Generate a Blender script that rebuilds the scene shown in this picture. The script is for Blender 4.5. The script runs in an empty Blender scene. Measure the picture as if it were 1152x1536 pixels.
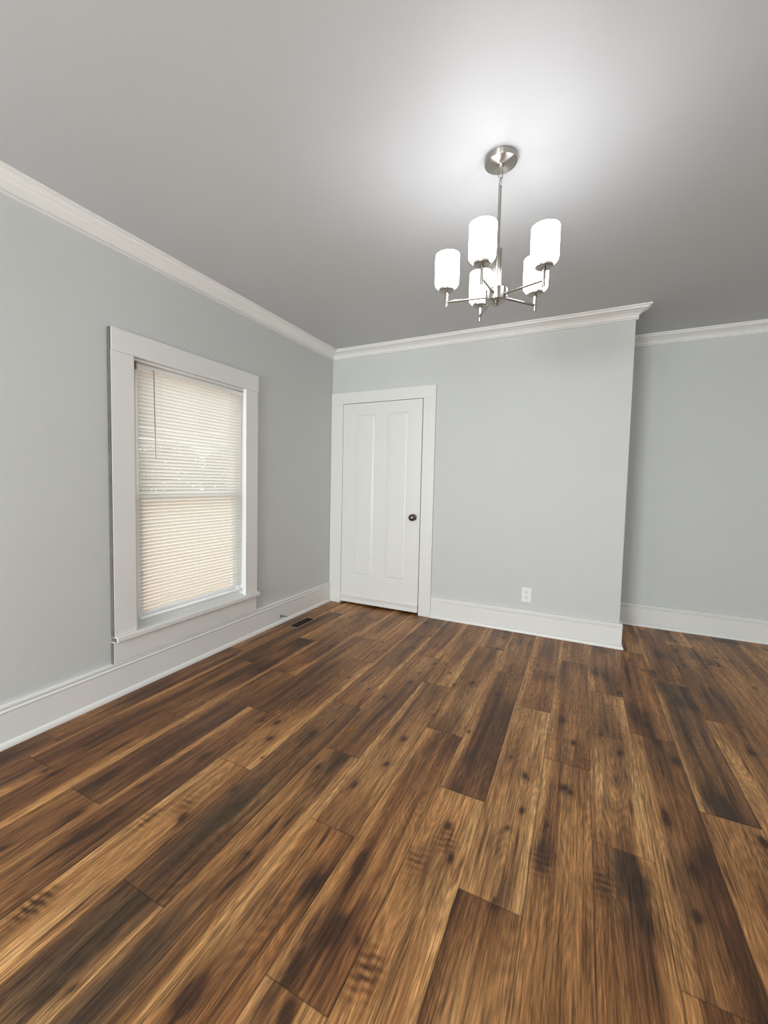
import bpy, bmesh, math, random
import numpy as np
from mathutils import Vector, Matrix

SC = bpy.context.scene
COL = SC.collection

# ---------------------------------------------------------------- camera
cam_d = bpy.data.cameras.new('camera')
cam = bpy.data.objects.new('camera', cam_d)
COL.objects.link(cam)
RM = Matrix(((0.8833806753, 0.4683275097, 0.0175478236),
             (-0.0428111084, 0.0433527459, 0.9981421484),
             (-0.4666966804, 0.8824907269, -0.0583465977)))
right, up, fwd = RM[0], RM[1], RM[2]
rot = Matrix((right, up, -fwd)).transposed()
cam.matrix_world = Matrix.Translation((2.4254, -4.0424, 1.3069)) @ rot.to_4x4()
cam_d.sensor_fit = 'AUTO'
cam_d.sensor_width = 36.0
cam_d.lens = 643.423 / 1536 * 36.0
cam_d.shift_x = (576 - 531.391) / 1536
cam_d.shift_y = (761.858 - 768) / 1536
cam_d.clip_start = 0.01
SC.camera = cam

# ---------------------------------------------------------------- light and exposure
SHADE_E = 11.0          # glow of the lit glass shades
BULB_E = 4.0
SKY_E = 2.7
REAR_W = (225.0, 66.0)   # added fill lamps at two invented windows behind the camera
SC.view_settings.view_transform = 'Standard'
SC.view_settings.look = 'None'
SC.view_settings.exposure = 0.06
SC.view_settings.gamma = 1.0
SC.view_settings.use_curve_mapping = False
SC.cycles.max_bounces = 12
SC.cycles.diffuse_bounces = 8
SC.cycles.transparent_max_bounces = 16
SC.cycles.caustics_reflective = False
SC.cycles.caustics_refractive = False

world = bpy.data.worlds.new('overcast_sky')
SC.world = world
world.use_nodes = True
wn = world.node_tree
wn.nodes.clear()
wo = wn.nodes.new('ShaderNodeOutputWorld')
wb = wn.nodes.new('ShaderNodeBackground')
wb.inputs['Color'].default_value = (0.93, 0.97, 1.0, 1)
wb.inputs['Strength'].default_value = SKY_E
wn.links.new(wb.outputs[0], wo.inputs[0])

H = 2.7                 # ceiling
ALC = 0.785             # depth of the alcove beside the projecting back wall
XE = 2.742              # outer corner of the projecting back wall
XR = 5.0
YR = -7.4

# unseen area lamps added as fill, set in the invented rear windows
REAR_X = ((.6, 1.8), (2.9, 4.1)); RZ0, RZ1 = .45, 2.05
def daylight(loc, rot_e, sx, sy, w):  # makes an added, unseen fill lamp
    d = bpy.data.lights.new('window_daylight', 'AREA'); d.shape = 'RECTANGLE'  # added fill lamp
    d.size = sx; d.size_y = sy; d.energy = w; d.color = (.93, .97, 1.0)
    o = bpy.data.objects.new('window_daylight', d); COL.objects.link(o)  # added fill lamp, unseen
    o.location = loc; o.rotation_euler = rot_e
for (wx0, wx1), watts in zip(REAR_X, REAR_W):
    daylight(((wx0 + wx1) / 2, YR - .11, 1.25), (math.radians(90), 0, 0), 1.08, 1.48, watts)

# ---------------------------------------------------------------- materials
def new_mat(name):
    m = bpy.data.materials.new(name); m.use_nodes = True
    nt = m.node_tree; nt.nodes.clear()
    out = nt.nodes.new('ShaderNodeOutputMaterial')
    return m, nt, out
def N(nt, t, **kw):
    n = nt.nodes.new(t)
    for k, v in kw.items(): setattr(n, k, v)
    return n
def princ(nt, out, col=None, rough=.5, metal=0, spec=.5):
    b = nt.nodes.new('ShaderNodeBsdfPrincipled')
    if col: b.inputs['Base Color'].default_value = (*col, 1)
    b.inputs['Roughness'].default_value = rough
    b.inputs['Metallic'].default_value = metal
    b.inputs['Specular IOR Level'].default_value = spec
    nt.links.new(b.outputs[0], out.inputs[0])
    return b
def paint(name, col, rough=.5, bump=.02, scale=220, spec=.5, var=.02):
    m, nt, out = new_mat(name)
    b = princ(nt, out, col, rough, 0, spec)
    tc = N(nt, 'ShaderNodeTexCoord')
    no = N(nt, 'ShaderNodeTexNoise'); no.inputs['Scale'].default_value = scale; no.inputs['Detail'].default_value = 4
    nt.links.new(tc.outputs['Object'], no.inputs['Vector'])
    bp = N(nt, 'ShaderNodeBump'); bp.inputs['Strength'].default_value = bump; bp.inputs['Distance'].default_value = .002
    nt.links.new(no.outputs['Fac'], bp.inputs['Height']); nt.links.new(bp.outputs[0], b.inputs['Normal'])
    n2 = N(nt, 'ShaderNodeTexNoise'); n2.inputs['Scale'].default_value = 3.0; n2.inputs['Detail'].default_value = 3
    nt.links.new(tc.outputs['Object'], n2.inputs['Vector'])
    mx = N(nt, 'ShaderNodeMix', data_type='RGBA')
    mx.inputs[6].default_value = (*[c * (1 - var) for c in col], 1)
    mx.inputs[7].default_value = (*[min(1, c * (1 + var)) for c in col], 1)
    nt.links.new(n2.outputs['Fac'], mx.inputs[0]); nt.links.new(mx.outputs[2], b.inputs['Base Color'])
    return m
M_WALL = paint('pale_grey_wall_paint', (.605, .622, .612), .55, .25, 160, .4)
M_CEIL = paint('ceiling_paint', (.550, .566, .584), .5, .15, 120, .4)
M_TRIM = paint('white_trim_paint', (.79, .79, .765), .35, .12, 60, .5)
M_TRIMC = paint('white_crown_paint', (.83, .83, .81), .4, .08, 60, .5)
M_VINYL = paint('white_vinyl', (.82, .83, .84), .35, .02)
M_PLASTIC = paint('white_plastic', (.84, .83, .80), .3, .01)
M_DARK = paint('dark_slot', (.03, .028, .025), .6, .0)
M_KNOB = None

def metal(name, col, rough, aniso=0, radial=False):
    m, nt, out = new_mat(name)
    b = princ(nt, out, col, rough, 1)
    b.inputs['Anisotropic'].default_value = aniso
    if radial: b.inputs['Anisotropic Rotation'].default_value = .25
    if radial:
        t = N(nt, 'ShaderNodeTangent', direction_type='RADIAL', axis='Z')
        nt.links.new(t.outputs[0], b.inputs['Tangent'])
    tc = N(nt, 'ShaderNodeTexCoord'); no = N(nt, 'ShaderNodeTexNoise'); no.inputs['Scale'].default_value = 150
    nt.links.new(tc.outputs['Object'], no.inputs['Vector'])
    mr = N(nt, 'ShaderNodeMapRange'); mr.inputs[3].default_value = rough - .005; mr.inputs[4].default_value = rough + .01
    nt.links.new(no.outputs['Fac'], mr.inputs[0]); nt.links.new(mr.outputs[0], b.inputs['Roughness'])
    return m
M_NICKEL = metal('brushed_nickel', (.42, .395, .36), .26, .3)
M_NICKELR = metal('spun_nickel', (.40, .378, .345), .30, .9, True)
M_BRONZE = metal('dark_bronze', (.16, .145, .125), .16)
M_BROWNM = metal('tan_enamel_metal', (.44, .33, .23), .45)

def glow(name, col, e):
    m, nt, out = new_mat(name)
    em = N(nt, 'ShaderNodeEmission'); em.inputs['Color'].default_value = (*col, 1); em.inputs['Strength'].default_value = e
    nt.links.new(em.outputs[0], out.inputs[0]); return m
def glow_glass(name, col, e):
    m, nt, out = new_mat(name)
    b = princ(nt, out, (.85, .85, .85), .25)
    b.inputs['Emission Color'].default_value = (*col, 1)
    b.inputs['Emission Strength'].default_value = e
    return m
M_SHADE = glow_glass('lit_opal_glass', (.985, .99, 1.0), SHADE_E)
M_BULB = glow('lit_bulb', (1, .985, .97), BULB_E)

def slat_mat():
    m, nt, out = new_mat('white_slat_vinyl')
    b = N(nt, 'ShaderNodeBsdfPrincipled'); b.inputs['Base Color'].default_value = (.86, .84, .79, 1); b.inputs['Roughness'].default_value = .4
    tr = N(nt, 'ShaderNodeBsdfTranslucent'); tr.inputs['Color'].default_value = (.89, .87, .82, 1)
    mx = N(nt, 'ShaderNodeMixShader'); mx.inputs[0].default_value = .24
    nt.links.new(b.outputs[0], mx.inputs[1]); nt.links.new(tr.outputs[0], mx.inputs[2]); nt.links.new(mx.outputs[0], out.inputs[0])
    return m
M_SLAT = slat_mat()

def glass_mat():
    m, nt, out = new_mat('window_glass')
    t = N(nt, 'ShaderNodeBsdfTransparent'); t.inputs['Color'].default_value = (.96, .98, .97, 1)
    g = N(nt, 'ShaderNodeBsdfGlossy'); g.inputs['Roughness'].default_value = .02
    fr = N(nt, 'ShaderNodeLayerWeight'); pw = N(nt, 'ShaderNodeMath', operation='POWER'); pw.inputs[1].default_value = 5
    ma = N(nt, 'ShaderNodeMath', operation='MULTIPLY_ADD'); ma.inputs[1].default_value = .92; ma.inputs[2].default_value = .06
    nt.links.new(fr.outputs['Facing'], pw.inputs[0]); nt.links.new(pw.outputs[0], ma.inputs[0])
    mx = N(nt, 'ShaderNodeMixShader')
    nt.links.new(ma.outputs[0], mx.inputs[0]); nt.links.new(t.outputs[0], mx.inputs[1]); nt.links.new(g.outputs[0], mx.inputs[2])
    nt.links.new(mx.outputs[0], out.inputs[0]); return m
M_GLASS = glass_mat()

def clear_plastic():
    m, nt, out = new_mat('smoky_clear_plastic')
    princ(nt, out, (.20, .20, .18), .15); return m
M_WAND = clear_plastic()

def noise_mat(name, c1, c2, scale, rough=.8):
    m, nt, out = new_mat(name)
    b = princ(nt, out, c1, rough, 0, .2)
    tc = N(nt, 'ShaderNodeTexCoord'); no = N(nt, 'ShaderNodeTexNoise'); no.inputs['Scale'].default_value = scale; no.inputs['Detail'].default_value = 6
    nt.links.new(tc.outputs['Object'], no.inputs['Vector'])
    mx = N(nt, 'ShaderNodeMix', data_type='RGBA'); mx.inputs[6].default_value = (*c1, 1); mx.inputs[7].default_value = (*c2, 1)
    nt.links.new(no.outputs['Fac'], mx.inputs[0]); nt.links.new(mx.outputs[2], b.inputs['Base Color'])
    return m
M_LEAF = noise_mat('leaf_green', (.05, .12, .02), (.22, .34, .10), 3)
M_BARK = noise_mat('bark', (.10, .07, .05), (.2, .15, .1), 12)
M_FENCE = noise_mat('peach_cedar', (.74, .56, .42), (.82, .66, .53), 5)
M_GROUND = noise_mat('dry_clay_soil', (.48, .37, .26), (.58, .46, .34), 2)

def floor_mat():
    m, nt, out = new_mat('hickory_plank_laminate')
    b = princ(nt, out, None, .42, 0, .40)
    L = nt.links.new
    at = N(nt, 'ShaderNodeAttribute', attribute_name='wood')
    sd = N(nt, 'ShaderNodeAttribute', attribute_name='plank_seed')
    tc = N(nt, 'ShaderNodeTexCoord')
    cb = N(nt, 'ShaderNodeCombineXYZ'); L(sd.outputs['Fac'], cb.inputs[2])
    sc = N(nt, 'ShaderNodeVectorMath', operation='SCALE'); sc.inputs['Scale'].default_value = 37.0; L(cb.outputs[0], sc.inputs[0])
    ad = N(nt, 'ShaderNodeVectorMath', operation='ADD'); L(tc.outputs['Object'], ad.inputs[0]); L(sc.outputs[0], ad.inputs[1])
    def stretched(sx, sy, scale, detail, rough=.6, dist=0.0):
        mp = N(nt, 'ShaderNodeMapping'); mp.inputs['Scale'].default_value = (sx, sy, 1); L(ad.outputs[0], mp.inputs['Vector'])
        no = N(nt, 'ShaderNodeTexNoise'); no.inputs['Scale'].default_value = scale; no.inputs['Detail'].default_value = detail
        no.inputs['Roughness'].default_value = rough; no.inputs['Distortion'].default_value = dist
        L(mp.outputs[0], no.inputs['Vector']); return no
    fine = stretched(1, .05, 300, 3, .65)        # pores
    mid = stretched(1, .026, 120, 5, .7, .4)
    pore = stretched(1, .018, 210, 2, .6, .3)      # dark open pores       # grain streaks
    # cathedral figure: contour lines of a smooth stretched field
    fld = stretched(1, .16, 7, 1, .4)
    mm = N(nt, 'ShaderNodeMath', operation='MULTIPLY'); mm.inputs[1].default_value = 190; L(fld.outputs['Fac'], mm.inputs[0])
    sn = N(nt, 'ShaderNodeMath', operation='SINE'); L(mm.outputs[0], sn.inputs[0])
    def rng(src, lo, hi, a=0.0, bb=1.0):
        r = N(nt, 'ShaderNodeMapRange'); r.inputs[1].default_value = a; r.inputs[2].default_value = bb
        r.inputs[3].default_value = lo; r.inputs[4].default_value = hi; L(src, r.inputs[0]); return r.outputs[0]
    f1 = rng(fine.outputs['Fac'], .50, 1.50, .28, .72)
    f2 = rng(mid.outputs['Fac'], .50, 1.48, .30, .70)
    f3 = rng(sn.outputs[0], .86, 1.12, -1, 1)
    p1 = N(nt, 'ShaderNodeMath', operation='MULTIPLY'); L(f1, p1.inputs[0]); L(f2, p1.inputs[1])
    p2 = N(nt, 'ShaderNodeMath', operation='MULTIPLY'); L(p1.outputs[0], p2.inputs[0]); L(f3, p2.inputs[1])
    f4 = rng(pore.outputs['Fac'], .50, 1.05, .34, .46)
    p3 = N(nt, 'ShaderNodeMath', operation='MULTIPLY'); L(p2.outputs[0], p3.inputs[0]); L(f4, p3.inputs[1]); p2 = p3
    vm = N(nt, 'ShaderNodeVectorMath', operation='SCALE'); L(at.outputs['Color'], vm.inputs[0]); L(p2.outputs[0], vm.inputs['Scale'])
    L(vm.outputs[0], b.inputs['Base Color'])
    rr = rng(mid.outputs['Fac'], .36, .52, .3, .7); L(rr, b.inputs['Roughness'])
    bp = N(nt, 'ShaderNodeBump'); bp.inputs['Strength'].default_value = .25; bp.inputs['Distance'].default_value = .0012
    L(p1.outputs[0], bp.inputs['Height']); L(bp.outputs[0], b.inputs['Normal'])
    return m
M_FLOOR = floor_mat()

# ---------------------------------------------------------------- mesh helpers
class MB:
    """collects shapes into one bmesh, builds ONE object"""
    def __init__(s): s.bm = bmesh.new()
    def box(s, x0, x1, y0, y1, z0, z1, bev=0.0):
        bm = bmesh.new()
        bmesh.ops.create_cube(bm, size=1)
        for v in bm.verts:
            v.co = Vector(((x0 + x1) / 2 + v.co.x * (x1 - x0), (y0 + y1) / 2 + v.co.y * (y1 - y0), (z0 + z1) / 2 + v.co.z * (z1 - z0)))
        if bev: bmesh.ops.bevel(bm, geom=bm.edges[:], offset=bev, segments=2, affect='EDGES', profile=.5)
        s.merge(bm); return s
    def merge(s, bm, mat=None):
        vs = {}
        for v in bm.verts:
            vs[v] = s.bm.verts.new(mat @ v.co if mat else v.co)
        for f in bm.faces:
            try: s.bm.faces.new([vs[v] for v in f.verts])
            except ValueError: pass
        bm.free()
    def quad(s, *pts):
        s.bm.faces.new([s.bm.verts.new(p) for p in pts]); return s
    def lathe(s, prof, c=(0, 0, 0), n=40, axis='z', closed=False):
        rings = []
        for r, h in prof:
            ring = []
            if r < 1e-6:
                ring = [s.bm.verts.new(s._ax(0, 0, h, axis, c))] * n
            else:
                for i in range(n):
                    a = 2 * math.pi * i / n
                    ring.append(s.bm.verts.new(s._ax(r * math.cos(a), r * math.sin(a), h, axis, c)))
            rings.append(ring)
        if closed: rings.append(rings[0])
        for A, B in zip(rings[:-1], rings[1:]):
            for i in range(n):
                j = (i + 1) % n
                q = []
                for v in (A[i], A[j], B[j], B[i]):
                    if v not in q: q.append(v)
                if len(q) > 2:
                    try: s.bm.faces.new(q)
                    except ValueError: pass
        return s
    @staticmethod
    def _ax(a, b, h, axis, c):
        c = Vector(c)
        if axis == 'z': return c + Vector((a, b, h))
        if axis == 'x': return c + Vector((h, a, b))
        return c + Vector((b, -h, a))            # 'y': h grows toward -y
    def tube(s, pts, r, n=12, closed=False):
        pts = [Vector(p) for p in pts]; m = len(pts); rings = []
        for i, p in enumerate(pts):
            if closed: t = pts[(i + 1) % m] - pts[i - 1]
            else: t = pts[min(i + 1, m - 1)] - pts[max(i - 1, 0)]
            t.normalize()
            ref = Vector((0, 0, 1)) if abs(t.z) < .9 else Vector((1, 0, 0))
            if closed and m > 4:
                nrm = (pts[0] - pts[m // 2]).cross(pts[m // 4] - pts[3 * m // 4]).normalized(); ref = nrm
            u = t.cross(ref).normalized(); w = t.cross(u)
            rings.append([s.bm.verts.new(p + r * (math.cos(2 * math.pi * k / n) * u + math.sin(2 * math.pi * k / n) * w)) for k in range(n)])
        seq = rings + [rings[0]] if closed else rings
        for A, B in zip(seq[:-1], seq[1:]):
            for k in range(n):
                s.bm.faces.new((A[k], A[(k + 1) % n], B[(k + 1) % n], B[k]))
        if not closed:
            s.bm.faces.new(rings[0][::-1]); s.bm.faces.new(rings[-1])
        return s
    def sweep(s, prof, path, side=1):
        """prof: (d, z) with d measured off the wall; path: XY points, interior on the right (side=1)"""
        P = [Vector((p[0], p[1])) for p in path]; n = len(P); rings = []
        for i, p in enumerate(P):
            def nr(a, b):
                t = (b - a).normalized(); return Vector((t.y, -t.x)) * side
            if i == 0: off = nr(P[0], P[1])
            elif i == n - 1: off = nr(P[-2], P[-1])
            else:
                a, b = nr(P[i - 1], p), nr(p, P[i + 1]); off = (a + b) / (1 + a.dot(b))
            rings.append([s.bm.verts.new((p.x + off.x * d, p.y + off.y * d, z)) for d, z in prof])
        k = len(prof)
        for A, B in zip(rings[:-1], rings[1:]):
            for i in range(k):
                s.bm.faces.new((A[i], A[(i + 1) % k], B[(i + 1) % k], B[i]))
        s.bm.faces.new(rings[0][::-1]); s.bm.faces.new(rings[-1])
        return s
    def build(s, name, mat, parent=None, smooth=None, kind=None, origin=None):
        bmesh.ops.recalc_face_normals(s.bm, faces=s.bm.faces[:])
        me = bpy.data.meshes.new(name)
        if origin is not None:
            for v in s.bm.verts: v.co -= Vector(origin)
        s.bm.to_mesh(me); s.bm.free()
        if smooth is not None:
            me.shade_smooth(); me.set_sharp_from_angle(angle=math.radians(smooth))
        me.materials.append(mat)
        o = bpy.data.objects.new(name, me); COL.objects.link(o)
        if origin is not None: o.location = origin
        if parent is not None: o.parent = parent
        if kind: o['kind'] = kind
        return o
def empty(name, loc=(0, 0, 0), kind=None):
    o = bpy.data.objects.new(name, None); COL.objects.link(o); o.location = loc
    o.empty_display_size = .1
    if kind: o['kind'] = kind
    return o
def tag(o, label, cat, group=None):
    o['label'] = label; o['category'] = cat
    if group: o['group'] = group
    return o

# ================================================================ SETTING
# ---------------------------------------------------------------- floor
PW, PL = 0.194, 1.33
JOINT = {3: -3.053, 4: -2.18, 5: -2.60, 6: -1.88, 7: -2.286, 8: -2.697, 9: -1.87, 10: -2.278, 11: -2.708,
         12: -1.84, 13: -2.28, 14: -1.38, 15: -1.90, 16: -1.01, 0: -2.9, 1: -1.7, 2: -2.45}
TONE = {(3, -1): .32, (3, 0): .30, (4, -1): .28, (4, 0): .36, (5, -1): .62, (5, 0): .50, (6, -1): .30, (6, -2): .42, (6, 0): .42, (7, -1): .42, (7, 0): .45,
        (8, -1): .48, (8, 0): .48, (9, -2): .60, (9, -1): .42, (9, 0): .46, (10, 0): .34, (10, -1): .60, (11, 0): .66, (11, -1): .48, (11, 1): .45,
        (12, -1): .50, (12, 0): .38, (13, 0): .60, (13, -1): .34, (13, 1): .40, (14, -1): .42, (14, 0): .52, (15, 0): .37, (15, 1): .5, (15, -1): .48,
        (0, 0): .30, (0, -1): .30, (1, -1): .24, (1, 0): .30, (2, -1): .30, (2, 0): .33}
GREY = {(6, -1): .75, (6, -2): .8, (11, 0): .45, (13, 0): .45, (15, 0): .7, (10, 0): .35, (8, 0): .4}
FEATS = [(0.42,-3.04,'s'),(0.49,-2.78,'k'),(0.66,-3.00,'p'),(0.65,-2.93,'m'),(0.74,-3.14,'m'),(0.75,-3.18,'k'),(0.85,-3.18,'m'),(0.82,-2.90,'s'),(1.00,-3.01,'r'),(1.06,-2.88,'r'),(1.12,-2.94,'s'),(0.33,-2.79,'k'),(0.30,-3.09,'P'),(0.85,-3.27,'k'),(0.94,-2.26,'s'),(1.02,-2.23,'m'),(1.08,-2.36,'m'),(1.24,-2.23,'m'),(1.28,-2.11,'k'),(1.24,-2.32,'k'),(0.90,-2.64,'s'),(1.14,-2.51,'s'),(1.41,-2.43,'s'),(1.11,-2.94,'m'),(1.61,-2.46,'m'),(1.48,-2.73,'k'),(1.44,-2.82,'k'),(1.64,-2.74,'k'),(1.23,-2.91,'P'),(1.24,-2.78,'P'),(1.46,-2.47,'P'),(1.46,-2.38,'k'),(1.17,-2.73,'s'),(1.03,-0.85,'s'),(1.08,-1.07,'s'),(1.29,-0.85,'s'),(1.53,-1.05,'s'),(1.61,-1.02,'s'),(1.67,-1.15,'s'),(1.48,-1.41,'s'),(1.48,-1.27,'s'),(1.29,-1.64,'s'),(1.41,-1.68,'s'),(1.74,-1.31,'s'),(1.84,-1.23,'m'),(2.01,-1.31,'s'),(1.95,-1.80,'s'),(1.68,-2.03,'m'),(1.68,-2.26,'m'),(2.18,-1.91,'s'),(2.26,-2.03,'m'),(2.02,-2.03,'p'),(1.85,-1.60,'P'),(1.10,-1.56,'s'),(1.25,-1.05,'P'),(1.24,-1.91,'k'),(1.47,-2.32,'p'),(1.20,-1.50,'k'),(2.80,-0.24,'s'),(2.38,-1.43,'m'),(2.44,-1.64,'m'),(2.40,-2.03,'s'),(2.42,-2.01,'s'),(2.44,-2.04,'s'),(2.57,-1.49,'s'),(2.65,-1.61,'m'),(2.70,-0.89,'s'),(2.80,-1.26,'s'),(2.82,-1.41,'m'),(2.88,-1.56,'m'),(3.23,-1.29,'m'),(3.00,-0.68,'P'),(3.01,-1.09,'P'),(2.97,-1.76,'p'),(2.19,-0.70,'s'),(2.29,-0.87,'s'),(2.64,-0.72,'s'),(2.99,-0.49,'s'),(3.15,-0.14,'s'),(2.87,-0.41,'s'),(2.76,-0.46,'s'),(2.57,-0.62,'p'),(2.63,-1.85,'p'),(3.24,-1.03,'p'),(3.17,-1.47,'k'),(3.21,-0.71,'P'),(2.81,-1.64,'k'),(2.58,-2.03,'p'),(2.66,-2.02,'k'),(2.78,-1.99,'m'),(2.78,-2.03,'m'),(3.00,-1.83,'p'),(3.01,-1.86,'p'),(2.87,-2.16,'m'),(2.83,-2.26,'s'),(2.80,-2.45,'m'),(2.63,-2.32,'p'),(2.63,-2.41,'p'),(2.68,-2.38,'p'),(2.64,-2.50,'k'),(3.08,-1.98,'l'),(2.92,-2.24,'k'),(2.68,-2.53,'p'),(2.54,-2.46,'r'),(2.75,-2.31,'k'),(2.59,-2.43,'P'),(2.78,-2.35,'P'),(2.03,-2.48,'m'),(2.08,-2.62,'m'),(2.11,-2.65,'k'),(1.97,-2.67,'r'),(2.04,-2.55,'r'),(2.19,-2.46,'p'),(2.27,-2.25,'m'),(2.27,-2.43,'k'),(2.36,-2.29,'s'),(2.36,-2.42,'p'),(2.13,-2.78,'k'),(2.24,-2.70,'s'),(2.26,-2.02,'s'),(2.27,-2.60,'p'),(2.04,-2.71,'P'),(2.35,-2.48,'r'),(2.23,-2.38,'s'),(1.80,-2.79,'l'),(1.81,-2.83,'k'),(1.72,-2.91,'m'),(1.85,-3.00,'l'),(1.84,-3.04,'m'),(1.77,-3.04,'k'),(1.79,-3.15,'m'),(1.79,-3.18,'k'),(1.84,-3.24,'l'),(1.92,-3.01,'s'),(1.47,-3.06,'k'),(1.48,-2.97,'k'),(1.97,-3.05,'r'),(1.97,-3.09,'r'),(1.61,-3.33,'l'),(1.44,-2.94,'s'),(1.76,-3.15,'P'),(1.60,-3.16,'P'),(1.84,-3.12,'k'),(1.69,-2.93,'p'),(1.27,-3.35,'s'),(1.27,-3.43,'k'),(1.27,-3.45,'k'),(1.12,-3.30,'k'),(1.12,-3.36,'k'),(1.12,-3.44,'k'),(1.41,-3.35,'P'),(1.40,-3.41,'P'),(1.41,-3.45,'P'),(1.00,-3.38,'r'),(0.99,-3.41,'r'),(1.60,-3.33,'l'),(1.61,-3.38,'k'),(1.24,-3.47,'P'),(1.26,-3.28,'P'),(1.40,-3.32,'k'),(1.28,-3.26,'k')]
SIZE = {'s': (.007, .013, .56), 'm': (.011, .022, .56), 'l': (.015, .036, .68), 'k': (.006, .07, .46), 'p': (.036, .085, .22), 'P': (.06, .24, .12)}

def lattice(rng, xs, ys, fx, fy):
    """smooth value noise, period-free, frequencies in cells per metre"""
    X = xs * fx; Y = ys * fy
    x0 = np.floor(X).astype(int); y0 = np.floor(Y).astype(int)
    mx, my = x0.min(), y0.min()
    g = rng.random((x0.max() - mx + 3, y0.max() - my + 3))
    tx = X - x0; ty = Y - y0; tx = tx * tx * (3 - 2 * tx); ty = ty * ty * (3 - 2 * ty)
    i, j = x0 - mx, y0 - my
    a = g[i, j] * (1 - tx) + g[i + 1, j] * tx; b = g[i, j + 1] * (1 - tx) + g[i + 1, j + 1] * tx
    return a * (1 - ty) + b * ty
def lin(c): 
    c = np.array(c) / 255.0
    return np.where(c <= .04045, c / 12.92, ((c + .055) / 1.055) ** 2.4)
RAMP_T = np.array([0, .18, .42, .68, 1.0])
RAMP_C = np.array([lin(c) for c in [(50, 29, 16), (88, 53, 29), (135, 89, 49), (181, 129, 77), (216, 169, 110)]])
GREY_C = np.array([lin(c) for c in [(54, 40, 28), (84, 62, 42), (126, 96, 63), (168, 132, 89), (206, 168, 119)]])

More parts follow.
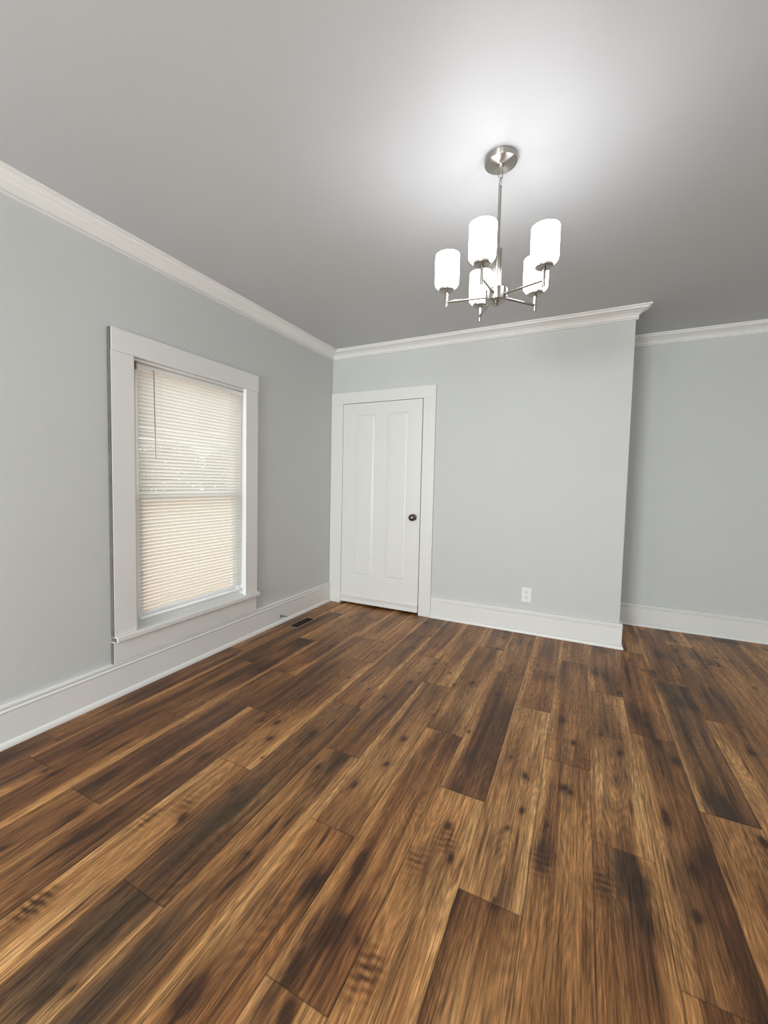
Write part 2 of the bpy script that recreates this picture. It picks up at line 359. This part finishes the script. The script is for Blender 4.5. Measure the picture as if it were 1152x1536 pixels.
def build_floor():
    rng = np.random.default_rng(11)
    V, Fc, C, S = [], [], [], []
    base = 0
    k = 0; x = .187 - PW
    y_lo, y_hi = YR, ALC
    while x < XR:
        j0 = JOINT.get(k, -rng.random() * PL - 1)
        n0 = math.floor((y_lo - j0) / PL)
        for n in range(n0, 6):
            a, b = j0 + n * PL, j0 + (n + 1) * PL
            a, b = max(a, y_lo), min(b, y_hi)
            if b - a < .01: continue
            xa, xb = max(x, 0), min(x + PW, XR)
            near = b > -3.7 and xa < 4.0
            nx = 26 if near else 8; ny = max(2, int((b - a) / (.012 if near else .06)))
            xs = np.concatenate([[xa, xa + .0012, xa + .0035], np.linspace(xa + .008, xb - .008, nx), [xb - .0035, xb - .0012, xb]])
            ys = np.concatenate([[a, a + .0014], np.linspace(a + .005, b - .005, ny), [b - .0014, b]])
            gx, gy = np.meshgrid(xs, ys, indexing='ij'); sh = gx.shape
            X, Y = gx.ravel(), gy.ravel()
            # the board's own figure
            wob = (lattice(rng, X, Y, 6, 3) - .5) * .03
            t = TONE.get((k, n), .30 + .32 * rng.random())
            t = np.full_like(X, t)
            t += (lattice(rng, X + wob, Y, 38, 1.1) - .5) * .22
            t += (lattice(rng, X + wob, Y, 90, 2.2) - .5) * .14
            t += (lattice(rng, X, Y, 9, 2.6) - .5) * .34
            bl = lattice(rng, X + wob, Y, 11, 3.5)
            t -= np.clip(bl - .66, 0, 1) * .6 * (rng.random() < .7)
            st = lattice(rng, X + wob * .5, Y, 60, 1.6)
            t -= np.clip(st - .80, 0, 1) * 1.4
            # pale sapwood along one long edge
            r = rng.random()
            if r < .75:
                w = .022 + .022 * rng.random() + (lattice(rng, X * 0, Y, 1, 2.2) - .5) * .035
                e = (X - xa) if r < .5 else (xb - X)
                s = 1 / (1 + np.exp((e - w) / .004))
                t = t * (1 - s) + s * (.74 + (t - .45) * .5)
            g = np.full_like(X, 0.6 * GREY.get((k, n), .35 * rng.random()))
            # knots, dark patches and saw marks
            fl = [f for f in FEATS if xa - .004 < f[0] < xb + .004 and a - .01 < f[1] < b + .01]
            if not (xa < 3.3 and -3.6 < (a + b) / 2 < -.5):
                for _ in range(rng.integers(2, 6)):
                    fl.append((xa + rng.random() * PW, a + rng.random() * (b - a), rng.choice(['s', 'm', 'k', 'p', 's'])))
            for fx, fy, c in fl:
                jx = wob * .7 + (lattice(rng, X, Y, 50, 14) - .5) * .016
                jy = (lattice(rng, X, Y, 40, 10) - .5) * .05
                if c == 'r':
                    w = np.exp(-((X - fx) / .034) ** 2 - ((Y - fy) / .055) ** 2)
                    t -= w * .40 * (.5 + .5 * np.sin((Y + jy * .12 + (X - fx) * .15) * 2 * math.pi / .021))
                    continue
                sx, sy, am = SIZE[c]
                if c in 'pP':
                    d = ((X + jx * 2 - fx) / sx) ** 2 + ((Y + jy * 1.5 - fy) / sy) ** 2
                    w = np.exp(-d ** 1.2); t -= am * w * (.6 + .8 * lattice(rng, X, Y, 70, 6)); g += w * .35
                else:
                    d = ((X + jx * (.35 if c == 'k' else .5) - fx) / sx) ** 2 + ((Y + jy * .4 - fy) / sy) ** 2
                    w = np.exp(-d ** 1.4); t -= am * w
                    if c in 'sml':
                        d2 = ((X + jx - fx) / (sx * 2.6)) ** 2 + ((Y + jy - fy) / (sy * 2.8)) ** 2
                        t -= .17 * np.exp(-d2)
            t = np.clip(t, .06, 1); g = np.clip(g, 0, 1)[:, None]
            col = np.stack([np.interp(t, RAMP_T, RAMP_C[:, c]) for c in range(3)], 1)
            gc = np.stack([np.interp(t, RAMP_T, GREY_C[:, c]) for c in range(3)], 1)
            col = col * (1 - g) + gc * g
            # micro-bevelled edge reads as a dark joint
            edge = np.minimum.reduce([X - xa, xb - X, (Y - a) * 1.0, (b - Y) * 1.0])
            col *= np.where(edge < .0009, .30, np.where(edge < .002, .75, 1.0))[:, None]
            Z = np.where(edge < .0009, -.0008, 0.0)
            V.append(np.stack([X, Y, Z], 1)); C.append(col); S.append(np.full(len(X), rng.random()))
            I = np.arange(sh[0] * sh[1]).reshape(sh) + base
            Fc.append(np.stack([I[:-1, :-1], I[1:, :-1], I[1:, 1:], I[:-1, 1:]], -1).reshape(-1, 4))
            base += len(X)
        x += PW; k += 1
    V = np.concatenate(V); Fc = np.concatenate(Fc); C = np.concatenate(C); S = np.concatenate(S)
    # sub-floor slab below the boards
    sl = np.array([(-.12, YR - .12, -.12), (XR + .12, YR - .12, -.12), (XR + .12, ALC + .12, -.12), (-.12, ALC + .12, -.12),
                   (-.12, YR - .12, -.004), (XR + .12, YR - .12, -.004), (XR + .12, ALC + .12, -.004), (-.12, ALC + .12, -.004)])
    sf = np.array([(3, 2, 1, 0), (4, 5, 6, 7), (0, 1, 5, 4), (1, 2, 6, 5), (2, 3, 7, 6), (3, 0, 4, 7)]) + base
    V = np.concatenate([V, sl]); Fc = np.concatenate([Fc, sf])
    C = np.concatenate([C, np.full((8, 3), .02)]); S = np.concatenate([S, np.zeros(8)])
    me = bpy.data.meshes.new('floor')
    me.vertices.add(len(V)); me.vertices.foreach_set('co', V.astype(np.float32).ravel())
    me.loops.add(len(Fc) * 4); me.loops.foreach_set('vertex_index', Fc.astype(np.int32).ravel())
    me.polygons.add(len(Fc)); me.polygons.foreach_set('loop_start', np.arange(0, len(Fc) * 4, 4, dtype=np.int32))
    me.update(calc_edges=True)
    ca = me.color_attributes.new('wood', 'FLOAT_COLOR', 'POINT')
    ca.data.foreach_set('color', np.concatenate([C, np.ones((len(C), 1))], 1).astype(np.float32).ravel())
    sa = me.attributes.new('plank_seed', 'FLOAT', 'POINT'); sa.data.foreach_set('value', S.astype(np.float32))
    me.materials.append(M_FLOOR); me.validate()
    o = bpy.data.objects.new('floor', me); COL.objects.link(o); o['kind'] = 'structure'
build_floor()

# ---------------------------------------------------------------- shell
T = .12
OY0, OY1, OZ0, OZ1 = -2.352, -1.345, .37, 2.035       # window opening in the left wall
MB().box(-T, XR + T, YR - T, ALC + T, H, H + T).build('ceiling', M_CEIL, kind='structure')
m = MB()
m.box(-T, 0, YR, OY0, 0, H).box(-T, 0, OY1, 0, 0, H).box(-T, 0, OY0, OY1, 0, OZ0).box(-T, 0, OY0, OY1, OZ1, H)
m.build('wall_left', M_WALL, kind='structure')
DX0, DX1, DZ1 = .146, 1.038, 2.139                     # door opening in the back wall
m = MB()
m.box(-T, DX0, 0, .06, 0, H).box(DX1, XE, 0, .06, 0, H).box(DX0, DX1, 0, .06, DZ1, H)
m.box(-T, DX0, .06, .6, 0, H).box(DX1, XE, .06, .6, 0, H).box(DX0, DX1, .06, .6, DZ1, H).box(-T, XE, .6, ALC, 0, H)
m.build('wall_back', M_WALL, kind='structure')
MB().box(-T, XR + T, ALC, ALC + T, 0, H).build('wall_alcove', M_WALL, kind='structure')
m = MB().box(XR, XR + T, YR, ALC, 0, H)
m.build('wall_right', M_WALL, kind='structure')
RW = REAR_X
m = MB(); xs = [-T, RW[0][0], RW[0][1], RW[1][0], RW[1][1], XR + T]
for a, b in zip(xs[0::2], xs[1::2]): m.box(a, b, YR - T, YR, 0, H)
for a, b in RW: m.box(a, b, YR - T, YR, 0, RZ0).box(a, b, YR - T, YR, RZ1, H)
m.build('wall_rear', M_WALL, kind='structure')
def added_window(name, loc, rz, wd):
    """a window of the unseen walls: local x along the wall, local -y outwards"""
    w = empty(name, loc, 'structure'); w.rotation_euler.z = rz
    a, b, z1 = -wd / 2, wd / 2, RZ1 - RZ0
    f = MB()
    for x0, x1, za, zb in ((a - .1, a, 0, z1), (b, b + .1, 0, z1), (a - .1, b + .1, z1, z1 + .12), (a - .12, b + .12, -.1, 0)):
        f.box(x0, x1, 0, .025, za, zb)
    f.build('casing', M_TRIM, w)
    s = MB(); zc = z1 / 2
    for x0, x1, za, zb in ((a, a + .05, 0, z1), (b - .05, b, 0, z1), (a, b, 0, .05), (a, b, z1 - .05, z1), (a, b, zc - .025, zc + .025)):
        s.box(x0, x1, -.09, -.05, za, zb)
    s = s.build('sash', M_VINYL, w)
    MB().quad((a, -.07, 0), (b, -.07, 0), (b, -.07, z1), (a, -.07, z1)).build('glass_pane', M_GLASS, s)
for i, (a, b) in enumerate(RW):  # rear windows added out of view to house the fill lamps
    added_window('window_%d' % (i + 2), ((a + b) / 2, YR, RZ0), 0, b - a)

# ---------------------------------------------------------------- baseboards and crown
BASE = [(0, 0), (.034, 0), (.0335, .010), (.030, .020), (.024, .027), (.020, .029), (.020, .168), (.0235, .172), (.0245, .177),
        (.022, .181), (.0165, .1835), (.0165, .1885), (.021, .192), (.0225, .198), (.020, .204), (.012, .2075), (0, .2075)]
CROWN = [(0, H - .0871), (.0140, H - .0871), (.0175, H - .084), (.0175, H - .0795), (.0145, H - .0770), (.0095, H - .0765), (.0095, H - .0742), (.0175, H - .0738), (.0195, H - .0705),
         (.0185, H - .0672), (.0140, H - .0665), (.0150, H - .0640), (.0185, H - .0585), (.0235, H - .0525), (.030, H - .0460), (.0375, H - .0400), (.045, H - .0355), (.0520, H - .0335), (.0545, H - .0300),
         (.0590, H - .0285), (.0640, H - .0285), (.0705, H - .0255), (.0765, H - .0205), (.0800, H - .0150), (.0800, H - .0115), (.0915, H - .0110), (.0955, H - .0070), (.0963, H), (0, H)]
MB().sweep(BASE, [(0, YR + .035), (0, -.026)]).build('baseboard_left', M_TRIM, smooth=40, kind='structure')
MB().sweep(BASE, [(1.162, 0), (XE, 0), (XE, ALC), (XR, ALC)]).build('baseboard_back', M_TRIM, smooth=40, kind='structure')
MB().sweep(BASE, [(XR, ALC - .035), (XR, YR)]).build('baseboard_right', M_TRIM, smooth=40, kind='structure')
MB().sweep(BASE, [(XR - .035, YR), (.0, YR)]).build('baseboard_rear', M_TRIM, smooth=40, kind='structure')
MB().sweep(CROWN, [(0, YR), (0, 0), (XE, 0), (XE, .003)]).build('trim_1', M_TRIMC, smooth=35, kind='structure')
MB().sweep(CROWN, [(XE, ALC), (XR, ALC), (XR, YR), (.1, YR)]).build('trim_2', M_TRIMC, smooth=35, kind='structure')

# ---------------------------------------------------------------- window in the left wall
w1 = empty('window_1', (0, (OY0 + OY1) / 2, OZ0), 'structure')
O = Vector(w1.location)
class WB(MB):
    def box(s, x0, x1, y0, y1, z0, z1, bev=0): return MB.box(s, x0, x1, y0 - O.y, y1 - O.y, z0 - O.z, z1 - O.z, bev)
    def quad(s, *p): return MB.quad(s, *[(a, b - O.y, c - O.z) for a, b, c in p])
CT = .030
WB().box(0, CT, -2.504, -2.360, .372, 2.039, .002).build('side_casing', M_TRIM, w1)
WB().box(0, CT, -1.388, -1.246, .372, 2.039, .002).build('side_casing', M_TRIM, w1)
WB().box(0, CT + .003, -2.502, -1.241, 2.0395, 2.170, .002).build('head_casing', M_TRIM, w1)
WB().box(-.055, .052, -2.5035, -1.232, .338, .3715, .006).build('stool', M_TRIM, w1)
M_EDGE_SHADE = noise_mat('weathered_edge', (.08, .077, .072), (.20, .19, .175), 9, .7)  # shade painted as dark strips on casing, apron and stool ends, some bare wood
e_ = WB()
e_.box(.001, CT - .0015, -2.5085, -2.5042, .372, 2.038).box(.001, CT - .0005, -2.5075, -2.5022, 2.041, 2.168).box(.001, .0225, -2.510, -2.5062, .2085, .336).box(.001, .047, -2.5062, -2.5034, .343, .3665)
e_.build('weathered_edge', M_EDGE_SHADE, w1)
WB().box(0, .024, -2.506, -1.250, .2078, .3385, .0015).build('apron', M_TRIM, w1)
j = WB()
j.box(-T, 0.004, OY0, OY0 + .012, OZ0, OZ1).box(-T, .004, OY1 - .012, OY1, OZ0, OZ1).box(-T, .004, OY0 + .012, OY1 - .012, OZ1 - .012, OZ1)
j.box(-T, -.055, OY0 + .012, OY1 - .012, OZ0, OZ0 + .016)
j.box(-T, -.050, OY0 + .012, OY0 + .062, OZ0 + .016, OZ1 - .012, .002).box(-T, -.050, OY1 - .050, OY1 - .012, OZ0 + .016, OZ1 - .012, .002)
j.build('jamb', M_VINYL, w1)
YA, YB, ZM = OY0 + .062, OY1 - .050, 1.192
def sash(z0, z1, x0, x1, top, bot):
    s = WB()
    s.box(x0, x1, YA, YA + .045, z0, z1, .003).box(x0, x1, YB - .045, YB, z0, z1, .003)
    s.box(x0, x1, YA + .045, YB - .045, z0, z0 + bot, .003).box(x0, x1, YA + .045, YB - .045, z1 - top, z1, .003)
    s = s.build('sash', M_VINYL, w1)
    xm = (x0 + x1) / 2
    WB().quad((xm, YA + .04, z0 + .02), (xm, YB - .04, z0 + .02), (xm, YB - .04, z1 - .02), (xm, YA + .04, z1 - .02)).build('glass_pane', M_GLASS, s)
sash(OZ0 + .016, ZM + .022, -.090, -.062, .042, .06)
sash(ZM - .022, OZ1 - .012, -.118, -.091, .045, .042)

# ---------------------------------------------------------------- door in the back wall
d1 = empty('door_1', (.59, 0, 0), 'structure')
class DB(MB):
    def box(s, x0, x1, y0, y1, z0, z1, bev=0): return MB.box(s, x0 - .59, x1 - .59, y0, y1, z0, z1, bev)
    def quad(s, *p): return MB.quad(s, *[(a - .59, b, c) for a, b, c in p])
DB().box(.003, .1462, -.025, 0, 0, 2.1385, .0015).build('side_casing', M_TRIM, d1)
DB().box(1.0375, 1.160, -.025, 0, 0, 2.1385, .0015).build('side_casing', M_TRIM, d1)
DB().box(.003, 1.160, -.0255, 0, 2.1388, 2.254, .0015).build('head_casing', M_TRIM, d1)
LX0, LX1, LZ0, LZ1, LF = .150, 1.0290, .028, 2.1340, -.0195
px = [(.300, .523), (.663, .887)]; pz = (.316, 2.015)
leaf = DB()
cx = [LX0, px[0][0], px[0][1], px[1][0], px[1][1], LX1]; cz = [LZ0, pz[0], pz[1], LZ1]
for i in range(5):
    for k in range(3):
        if k == 1 and i in (1, 3): continue
        leaf.quad((cx[i], LF, cz[k]), (cx[i + 1], LF, cz[k]), (cx[i + 1], LF, cz[k + 1]), (cx[i], LF, cz[k + 1]))
leaf.quad((LX0, LF, LZ0), (LX0, .028, LZ0), (LX0, .028, LZ1), (LX0, LF, LZ1)).quad((LX1, LF, LZ0), (LX1, .028, LZ0), (LX1, .028, LZ1), (LX1, LF, LZ1))
leaf.quad((LX0, LF, LZ0), (LX1, LF, LZ0), (LX1, .028, LZ0), (LX0, .028, LZ0)).quad((LX0, LF, LZ1), (LX1, LF, LZ1), (LX1, .028, LZ1), (LX0, .028, LZ1))
leaf.quad((LX0, .028, LZ0), (LX1, .028, LZ0), (LX1, .028, LZ1), (LX0, .028, LZ1))
bmesh.ops.remove_doubles(leaf.bm, verts=leaf.bm.verts[:], dist=.0003)
leaf = leaf.build('door_leaf', M_TRIM, d1)
for a, b in px:
    p = DB()
    steps = [(0, LF), (.001, LF + .002), (.009, LF + .0115), (.011, LF + .012), (.031, LF + .004), (.032, LF + .003), (.033, LF + .003)]
    for (i0, ya), (i1, yb) in zip(steps[:-1], steps[1:]):
        A = [(a + i0, ya, pz[0] + i0), (b - i0, ya, pz[0] + i0), (b - i0, ya, pz[1] - i0), (a + i0, ya, pz[1] - i0)]
        B = [(a + i1, yb, pz[0] + i1), (b - i1, yb, pz[0] + i1), (b - i1, yb, pz[1] - i1), (a + i1, yb, pz[1] - i1)]
        for k in range(4): p.quad(A[k], A[(k + 1) % 4], B[(k + 1) % 4], B[k])
    p.quad(*B)
    p.build('panel', M_TRIM, leaf)
# sweep along the foot of the door
sw = DB()
prof = [(LF, .110), (LF - .008, .108), (LF - .013, .100), (LF - .013, .090), (LF - .007, .082), (LF - .007, .040), (LF - .010, .030), (LF - .008, .0245), (LF, .0245)]
for (y0, z0), (y1, z1) in zip(prof[:-1], prof[1:]):
    sw.quad((LX0 + .001, y0, z0), (LX1 - .001, y0, z0), (LX1 - .001, y1, z1), (LX0 + .001, y1, z1))
for xx in (LX0 + .001, LX1 - .001): sw.bm.faces.new([sw.bm.verts.new((xx - .59, y, z)) for y, z in prof])
bmesh.ops.remove_doubles(sw.bm, verts=sw.bm.verts[:], dist=.0002)
sw.build('door_sweep', M_TRIM, leaf, smooth=40)
for z0, z1 in ((1.860, 1.980), (.303, .428)):
    h = MB(); n3 = (z1 - z0 - .02) / 3
    c = (.1475 - .59, -.031, 0)
    for q in range(3):
        a = z0 + .01 + q * n3
        h.lathe([(0, a + .001), (.0075, a + .001), (.0083, a + .003), (.0083, a + n3 - .003), (.0075, a + n3 - .001), (0, a + n3 - .001)], c, 16)
    h.lathe([(0, z0), (.0045, z0 + .003), (.005, z0 + .008), (0, z0 + .012)], c, 14).lathe([(0, z1 - .012), (.005, z1 - .008), (.0045, z1 - .003), (0, z1)], c, 14)
    h.box(c[0] - .012, c[0], -.0275, -.0252, z0 + .012, z1 - .012); h.box(c[0] + .003, c[0] + .02, -.0215, -.0195, z0 + .012, z1 - .012)
    h.box(c[0] + .002, c[0] + .005, -.027, -.0195, z0 + .012, z1 - .012)
    h.build('hinge', M_TRIM, d1, smooth=40)
kb = MB().lathe([(0, 0), (.033, 0), (.034, .003), (.031, .007), (.015, .009), (.012, .012), (.0115, .020), (.018, .024), (.028, .030),
                 (.0335, .038), (.0348, .046), (.0335, .054), (.028, .062), (.018, .068), (.008, .0705), (0, .071)], (.963 - .59, LF, .975), 36, 'y')
kb.build('door_knob', M_BRONZE, leaf, smooth=50)

# ================================================================ THINGS
# ---------------------------------------------------------------- chandelier
CX, CY = 2.062, -2.073
ch = empty('chandelier', (CX, CY, H))
tag(ch, 'brushed nickel chandelier with five lit white glass shades hanging from the ceiling', 'chandelier')
def zz(z): return z - H
def P(prof): return [(r, zz(z)) for r, z in prof]
MB().lathe(P([(0, H), (.066, H), (.0672, H - .002), (.0672, H - .022), (.0655, H - .0265), (.062, H - .028), (.030, H - .0295), (.014, H - .030), (.0125, H - .036), (.009, H - .040), (0, H - .041)]), n=64).build('canopy', M_NICKELR, ch, smooth=25)
def link(zt, zb, w, r, rotz):
    pts = []
    R = w
    for i in range(12):
        a = math.pi * i / 11; pts.append((R * math.cos(a), 0, zt - R + R * math.sin(a)))
    for i in range(12):
        a = math.pi + math.pi * i / 11; pts.append((R * math.cos(a), 0, zb + R + R * math.sin(a)))
    ro = Matrix.Rotation(rotz, 3, 'Z')
    return MB().tube([ro @ Vector((x, y, zz(z))) for x, y, z in pts], r, 8, True)
link(H - .036, 2.612, .0085, .0022, math.radians(35)).build('chain_link', M_NICKEL, ch, smooth=60)
link(2.618, 2.582, .0075, .0022, math.radians(-50)).build('chain_link', M_NICKEL, ch, smooth=60)
MB().lathe(P([(0, 2.588), (.005, 2.588), (.0072, 2.583), (.0072, 2.572), (.0066, 2.570), (.0066, 2.15), (0, 2.15)]), n=20).build('rod', M_NICKEL, ch, smooth=30)
cl = MB()
for k in range(5):
    a = math.radians(20 + 72 * k)
    cl.lathe(P([(0, 2.327), (.0035, 2.327), (.0042, 2.325), (.0042, 2.148), (0, 2.148)]), (.0135 * math.cos(a), .0135 * math.sin(a), 0), 12)
cl.build('rod_cluster', M_NICKEL, ch, smooth=30)
hub = MB().lathe(P([(0, 2.152), (.043, 2.152), (.0455, 2.150), (.0455, 2.106), (.044, 2.103), (.038, 2.1015), (0, 2.1005)]), n=44).build('hub', M_NICKELR, ch, smooth=30)
MB().lathe(P([(0, 2.101), (.012, 2.101), (.012, 2.097), (.006, 2.095), (.0085, 2.090), (.0075, 2.084), (0, 2.081)]), n=20).build('finial', M_NICKEL, hub, smooth=40)
for k in range(5):
    a = math.radians(48.6 + 72 * k); ca, sa = math.cos(a), math.sin(a); r0 = .212
    c = (r0 * ca, r0 * sa, 0)
    arm = MB().tube([(.040 * ca, .040 * sa, zz(2.124)), ((r0 - .003) * ca, (r0 - .003) * sa, zz(2.120))], .0054, 12)
    arm.lathe(P([(0, 2.096), (.006, 2.096), (.0068, 2.098), (.0068, 2.166), (0, 2.166)]), c, 18)
    arm = arm.build('arm', M_NICKEL, ch, smooth=35)
    MB().lathe(P([(0, 2.165), (.030, 2.1665), (.0335, 2.169), (.034, 2.173), (.034, 2.178), (.0325, 2.180), (.027, 2.180), (.027, 2.188), (0, 2.188)]), c, 32).build('cup', M_NICKELR, arm, smooth=30)
    sh = MB().lathe(P([(.0275, 2.1803), (.036, 2.1815), (.045, 2.186), (.0505, 2.193), (.0525, 2.203), (.0525, 2.318), (.0518, 2.3215), (.0500, 2.3222), (.0490, 2.319), (.0490, 2.204),
                       (.047, 2.196), (.042, 2.190), (.034, 2.1865), (.0275, 2.1855)]), c, 40, closed=True).build('shade', M_SHADE, ch, smooth=50)
    MB().lathe(P([(0, 2.1885), (.013, 2.1885), (.013, 2.212), (.018, 2.222), (.026, 2.240), (.029, 2.256), (.026, 2.272), (.016, 2.284), (0, 2.288)]), c, 24).build('bulb', M_BULB, sh, smooth=50)

# ---------------------------------------------------------------- window blind
BY0, BY1, BX = -2.300, -1.378, -.028
bl = empty('window_blind', (BX, (BY0 + BY1) / 2, .41))
tag(bl, 'white horizontal slat mini blind lowered inside the window on the grey wall', 'blind')
BO = Vector(bl.location)
class BB(MB):
    def box(s, x0, x1, y0, y1, z0, z1, bev=0): return MB.box(s, x0 - BO.x, x1 - BO.x, y0 - BO.y, y1 - BO.y, z0 - BO.z, z1 - BO.z, bev)
BB().box(BX - .018, BX + .016, BY0 - .012, BY1 + .012, 1.983, 2.013, .002).build('headrail', M_PLASTIC, bl)
for yy in (BY0 - .022, BY1 + .011):
    BB().box(BX - .019, BX + .018, yy, yy + .011, 1.979, 2.0225, .0015).build('bracket', metal('zinc', (.35, .34, .30), .5) if yy < -2 else M_PLASTIC, bl)
sl = MB(); PITCH = .0232; tilt = math.radians(57); wdt = .0252
z = 1.968
while z > .437:
    prof = []
    for i in range(5):
        u = -.5 + i / 4; crown = .0016 * (1 - (2 * u) ** 2)
        # room edge up, outer edge down
        prof.append((u * wdt * math.cos(tilt) + crown * -math.sin(tilt), u * wdt * math.sin(tilt) + crown * math.cos(tilt)))
    jz = 0.0006 * math.sin(z * 173.0)
    ra = [sl.bm.verts.new((px_, BY0 - BO.y, z + jz + pz_ - BO.z)) for px_, pz_ in prof]
    rb = [sl.bm.verts.new((px_, BY1 - BO.y, z - jz + pz_ - BO.z)) for px_, pz_ in prof]
    for i in range(4): sl.bm.faces.new((ra[i], ra[i + 1], rb[i + 1], rb[i]))
    z -= PITCH
sl.build('slats', M_SLAT, bl, smooth=60)
BB().box(BX - .013, BX + .013, BY0, BY1, .409, .421, .003).build('bottom_rail', M_PLASTIC, bl)
for yy in (-2.142, -1.827, -1.526):
    c_ = MB()
    for xx in (.0145, -.0145):
        c_.tube([(xx, yy - BO.y, .41 - BO.z), (xx, yy - BO.y, 1.984 - BO.z)], .0007, 6)
    c_.build('ladder_cord', M_PLASTIC, bl)
w_ = MB().tube([(.030, -2.206 - BO.y, 1.990 - BO.z), (.033, -2.207 - BO.y, 1.97 - BO.z), (.0335, -2.199 - BO.y, 1.435 - BO.z)], .0034, 6)
w_.tube([(.012, -2.206 - BO.y, 1.994 - BO.z), (.030, -2.206 - BO.y, 1.992 - BO.z)], .002, 6)
w_.build('tilt_wand', M_WAND, bl)

# ---------------------------------------------------------------- outlet
ot = empty('wall_outlet', (2.032, 0, .343))
tag(ot, 'white duplex electrical outlet low on the grey back wall right of the door', 'outlet')
MB().box(-.0405, .0405, -.006, 0, -.066, .066, .0025).build('cover_plate', M_PLASTIC, ot)
for zc in (.023, -.023):
    r_ = MB().lathe([(0, .0056), (.0168, .0056), (.0175, .0064), (.017, .0082), (0, .0086)], (0, 0, zc), 28, 'y')
    for v in r_.bm.verts: v.co.z = zc + max(-.0125, min(.0125, v.co.z - zc))
    bmesh.ops.remove_doubles(r_.bm, verts=r_.bm.verts[:], dist=.0002)
    r_ = r_.build('receptacle', M_PLASTIC, ot, smooth=30)
    s_ = MB().box(-.0085, -.0060, -.0092, -.0083, zc + .000, zc + .0095).box(.0060, .0080, -.0092, -.0083, zc + .001, zc + .0085)
    s_.lathe([(0, .0083), (.0036, .0083), (.0036, .0092), (0, .0092)], (0, 0, zc - .0065), 14, 'y')
    s_.build('slots', M_DARK, r_)
MB().lathe([(0, .006), (.0035, .006), (.003, .0072), (0, .0075)], (0, 0, 0), 14, 'y').build('screw', M_PLASTIC, ot, smooth=40)

# ---------------------------------------------------------------- floor register
fr = empty('floor_register', (.183, -.793, 0))
tag(fr, 'tan metal air vent register set in the wood floor by the left baseboard', 'floor vent')
hx, hy = .054, .162
f_ = MB()
for x0, x1, y0, y1 in ((-hx, hx, -hy, -hy + .020), (-hx, hx, hy - .020, hy), (-hx, -hx + .012, -hy + .020, hy - .020), (hx - .012, hx, -hy + .020, hy - .020)):
    f_.box(x0, x1, y0, y1, 0.0003, .0045, .0012)
f_.build('frame', M_BROWNM, fr)
MB().box(-hx + .011, hx - .011, -hy + .019, hy - .019, .0002, .0008).build('duct_opening', M_DARK, fr)
g_ = MB()
for i in range(20):
    y = -hy + .026 + i * (2 * hy - .052) / 19
    g_.box(-hx + .012, hx - .012, y - .0012, y + .0012, .0009, .0030)
g_.box(-.003, .003, -hy + .02, hy - .02, .0009, .0032)
g_.build('grille', metal('dark_brown_metal', (.06, .04, .03), .5), fr)

# ---------------------------------------------------------------- door stop
ds = empty('door_stop', (.020, -.906, .067))
tag(ds, 'small dark metal door stop sticking out of the left baseboard near the floor vent', 'door stop')
MB().lathe([(0, 0), (.012, 0), (.012, .003), (.008, .007), (.006, .011), (0, .011)], (0, 0, 0), 20, 'x').build('base', metal('dark_steel', (.16, .15, .14), .4), ds, smooth=40)
sp = MB(); pts = []
for i in range(14 * 12 + 1):
    a = 2 * math.pi * i / 12; h = .010 + .055 * i / (14 * 12)
    pts.append((h, .0038 * math.cos(a), .0038 * math.sin(a) + (h - .01) * .09))
sp.tube(pts, .0011, 6); sp.build('spring', metal('grey_steel', (.25, .24, .22), .4), ds, smooth=60)
MB().lathe([(0, .064), (.0055, .064), (.0062, .067), (.0062, .074), (.005, .078), (0, .079)], (0, 0, .005), 18, 'x').build('rubber_tip', paint('grey_rubber', (.45, .43, .40), .6), ds, smooth=40)

# ---------------------------------------------------------------- outside the window
MB().box(-40, -T - .02, -30, 25, -.7, -.5).build('ground', M_GROUND, kind='structure')
fe = empty('garden_fence', (-3.2, -1.8, -.5))
tag(fe, 'peach wooden board fence outside the window, seen through the lower blind slats', 'fence')
b_ = MB()
for i in range(110):
    y = -4.5 + i * .15
    b_.box(-.012, .012, y, y + .1493, .05, 1.56, .004)
b_.build('boards', M_FENCE, fe)
for k in range(8):
    MB().box(-.11, -.012, -4.4 + k * 2.2, -4.3 + k * 2.2, 0, 1.6, .005).build('post', M_FENCE, fe)
def tree(loc, h, r, seed, label):
    rn = random.Random(seed)
    t = empty('tree', loc)
    tag(t, label, 'tree', 'trees outside the window')
    MB().tube([(0, 0, 0), (.05, .02, h * .35), (0, .08, h * .7)], .14, 10).build('trunk', M_BARK, t, smooth=60)
    c = MB()
    for i in range(3200):
        a = rn.uniform(0, 2 * math.pi); u = rn.uniform(-1, 1); q = rn.uniform(.55, 1)
        s = math.sqrt(1 - u * u)
        ctr = Vector((r * q * s * math.cos(a), r * q * s * math.sin(a), h * .62 + h * .40 * q * u))
        n = Vector((rn.gauss(0, 1), rn.gauss(0, 1), rn.gauss(0, 1))).normalized(); e = n.orthogonal().normalized(); f = n.cross(e)
        L = rn.uniform(.05, .14) * r / 1.5
        c.bm.faces.new([c.bm.verts.new(ctr + v) for v in (e * L, f * L * .5 + n * .04, -e * L, -f * L * .5 + n * .04)])
    c.build('crown', M_LEAF, t)
tree((-11.0, 4.3, -.5), 2.7, 1.25, 1, 'low green tree outside, leftmost of those glimpsed between the blind slats')
tree((-11.5, 7.2, -.5), 3.2, 1.4, 2, 'green leafy tree outside, second from the left between the blind slats')
tree((-11.0, 10.1, -.5), 3.3, 1.4, 3, 'green leafy tree outside, third from the left between the blind slats')
tree((-11.5, 13.3, -.5), 3.2, 1.5, 4, 'green leafy tree outside, rightmost of those glimpsed between the blind slats')
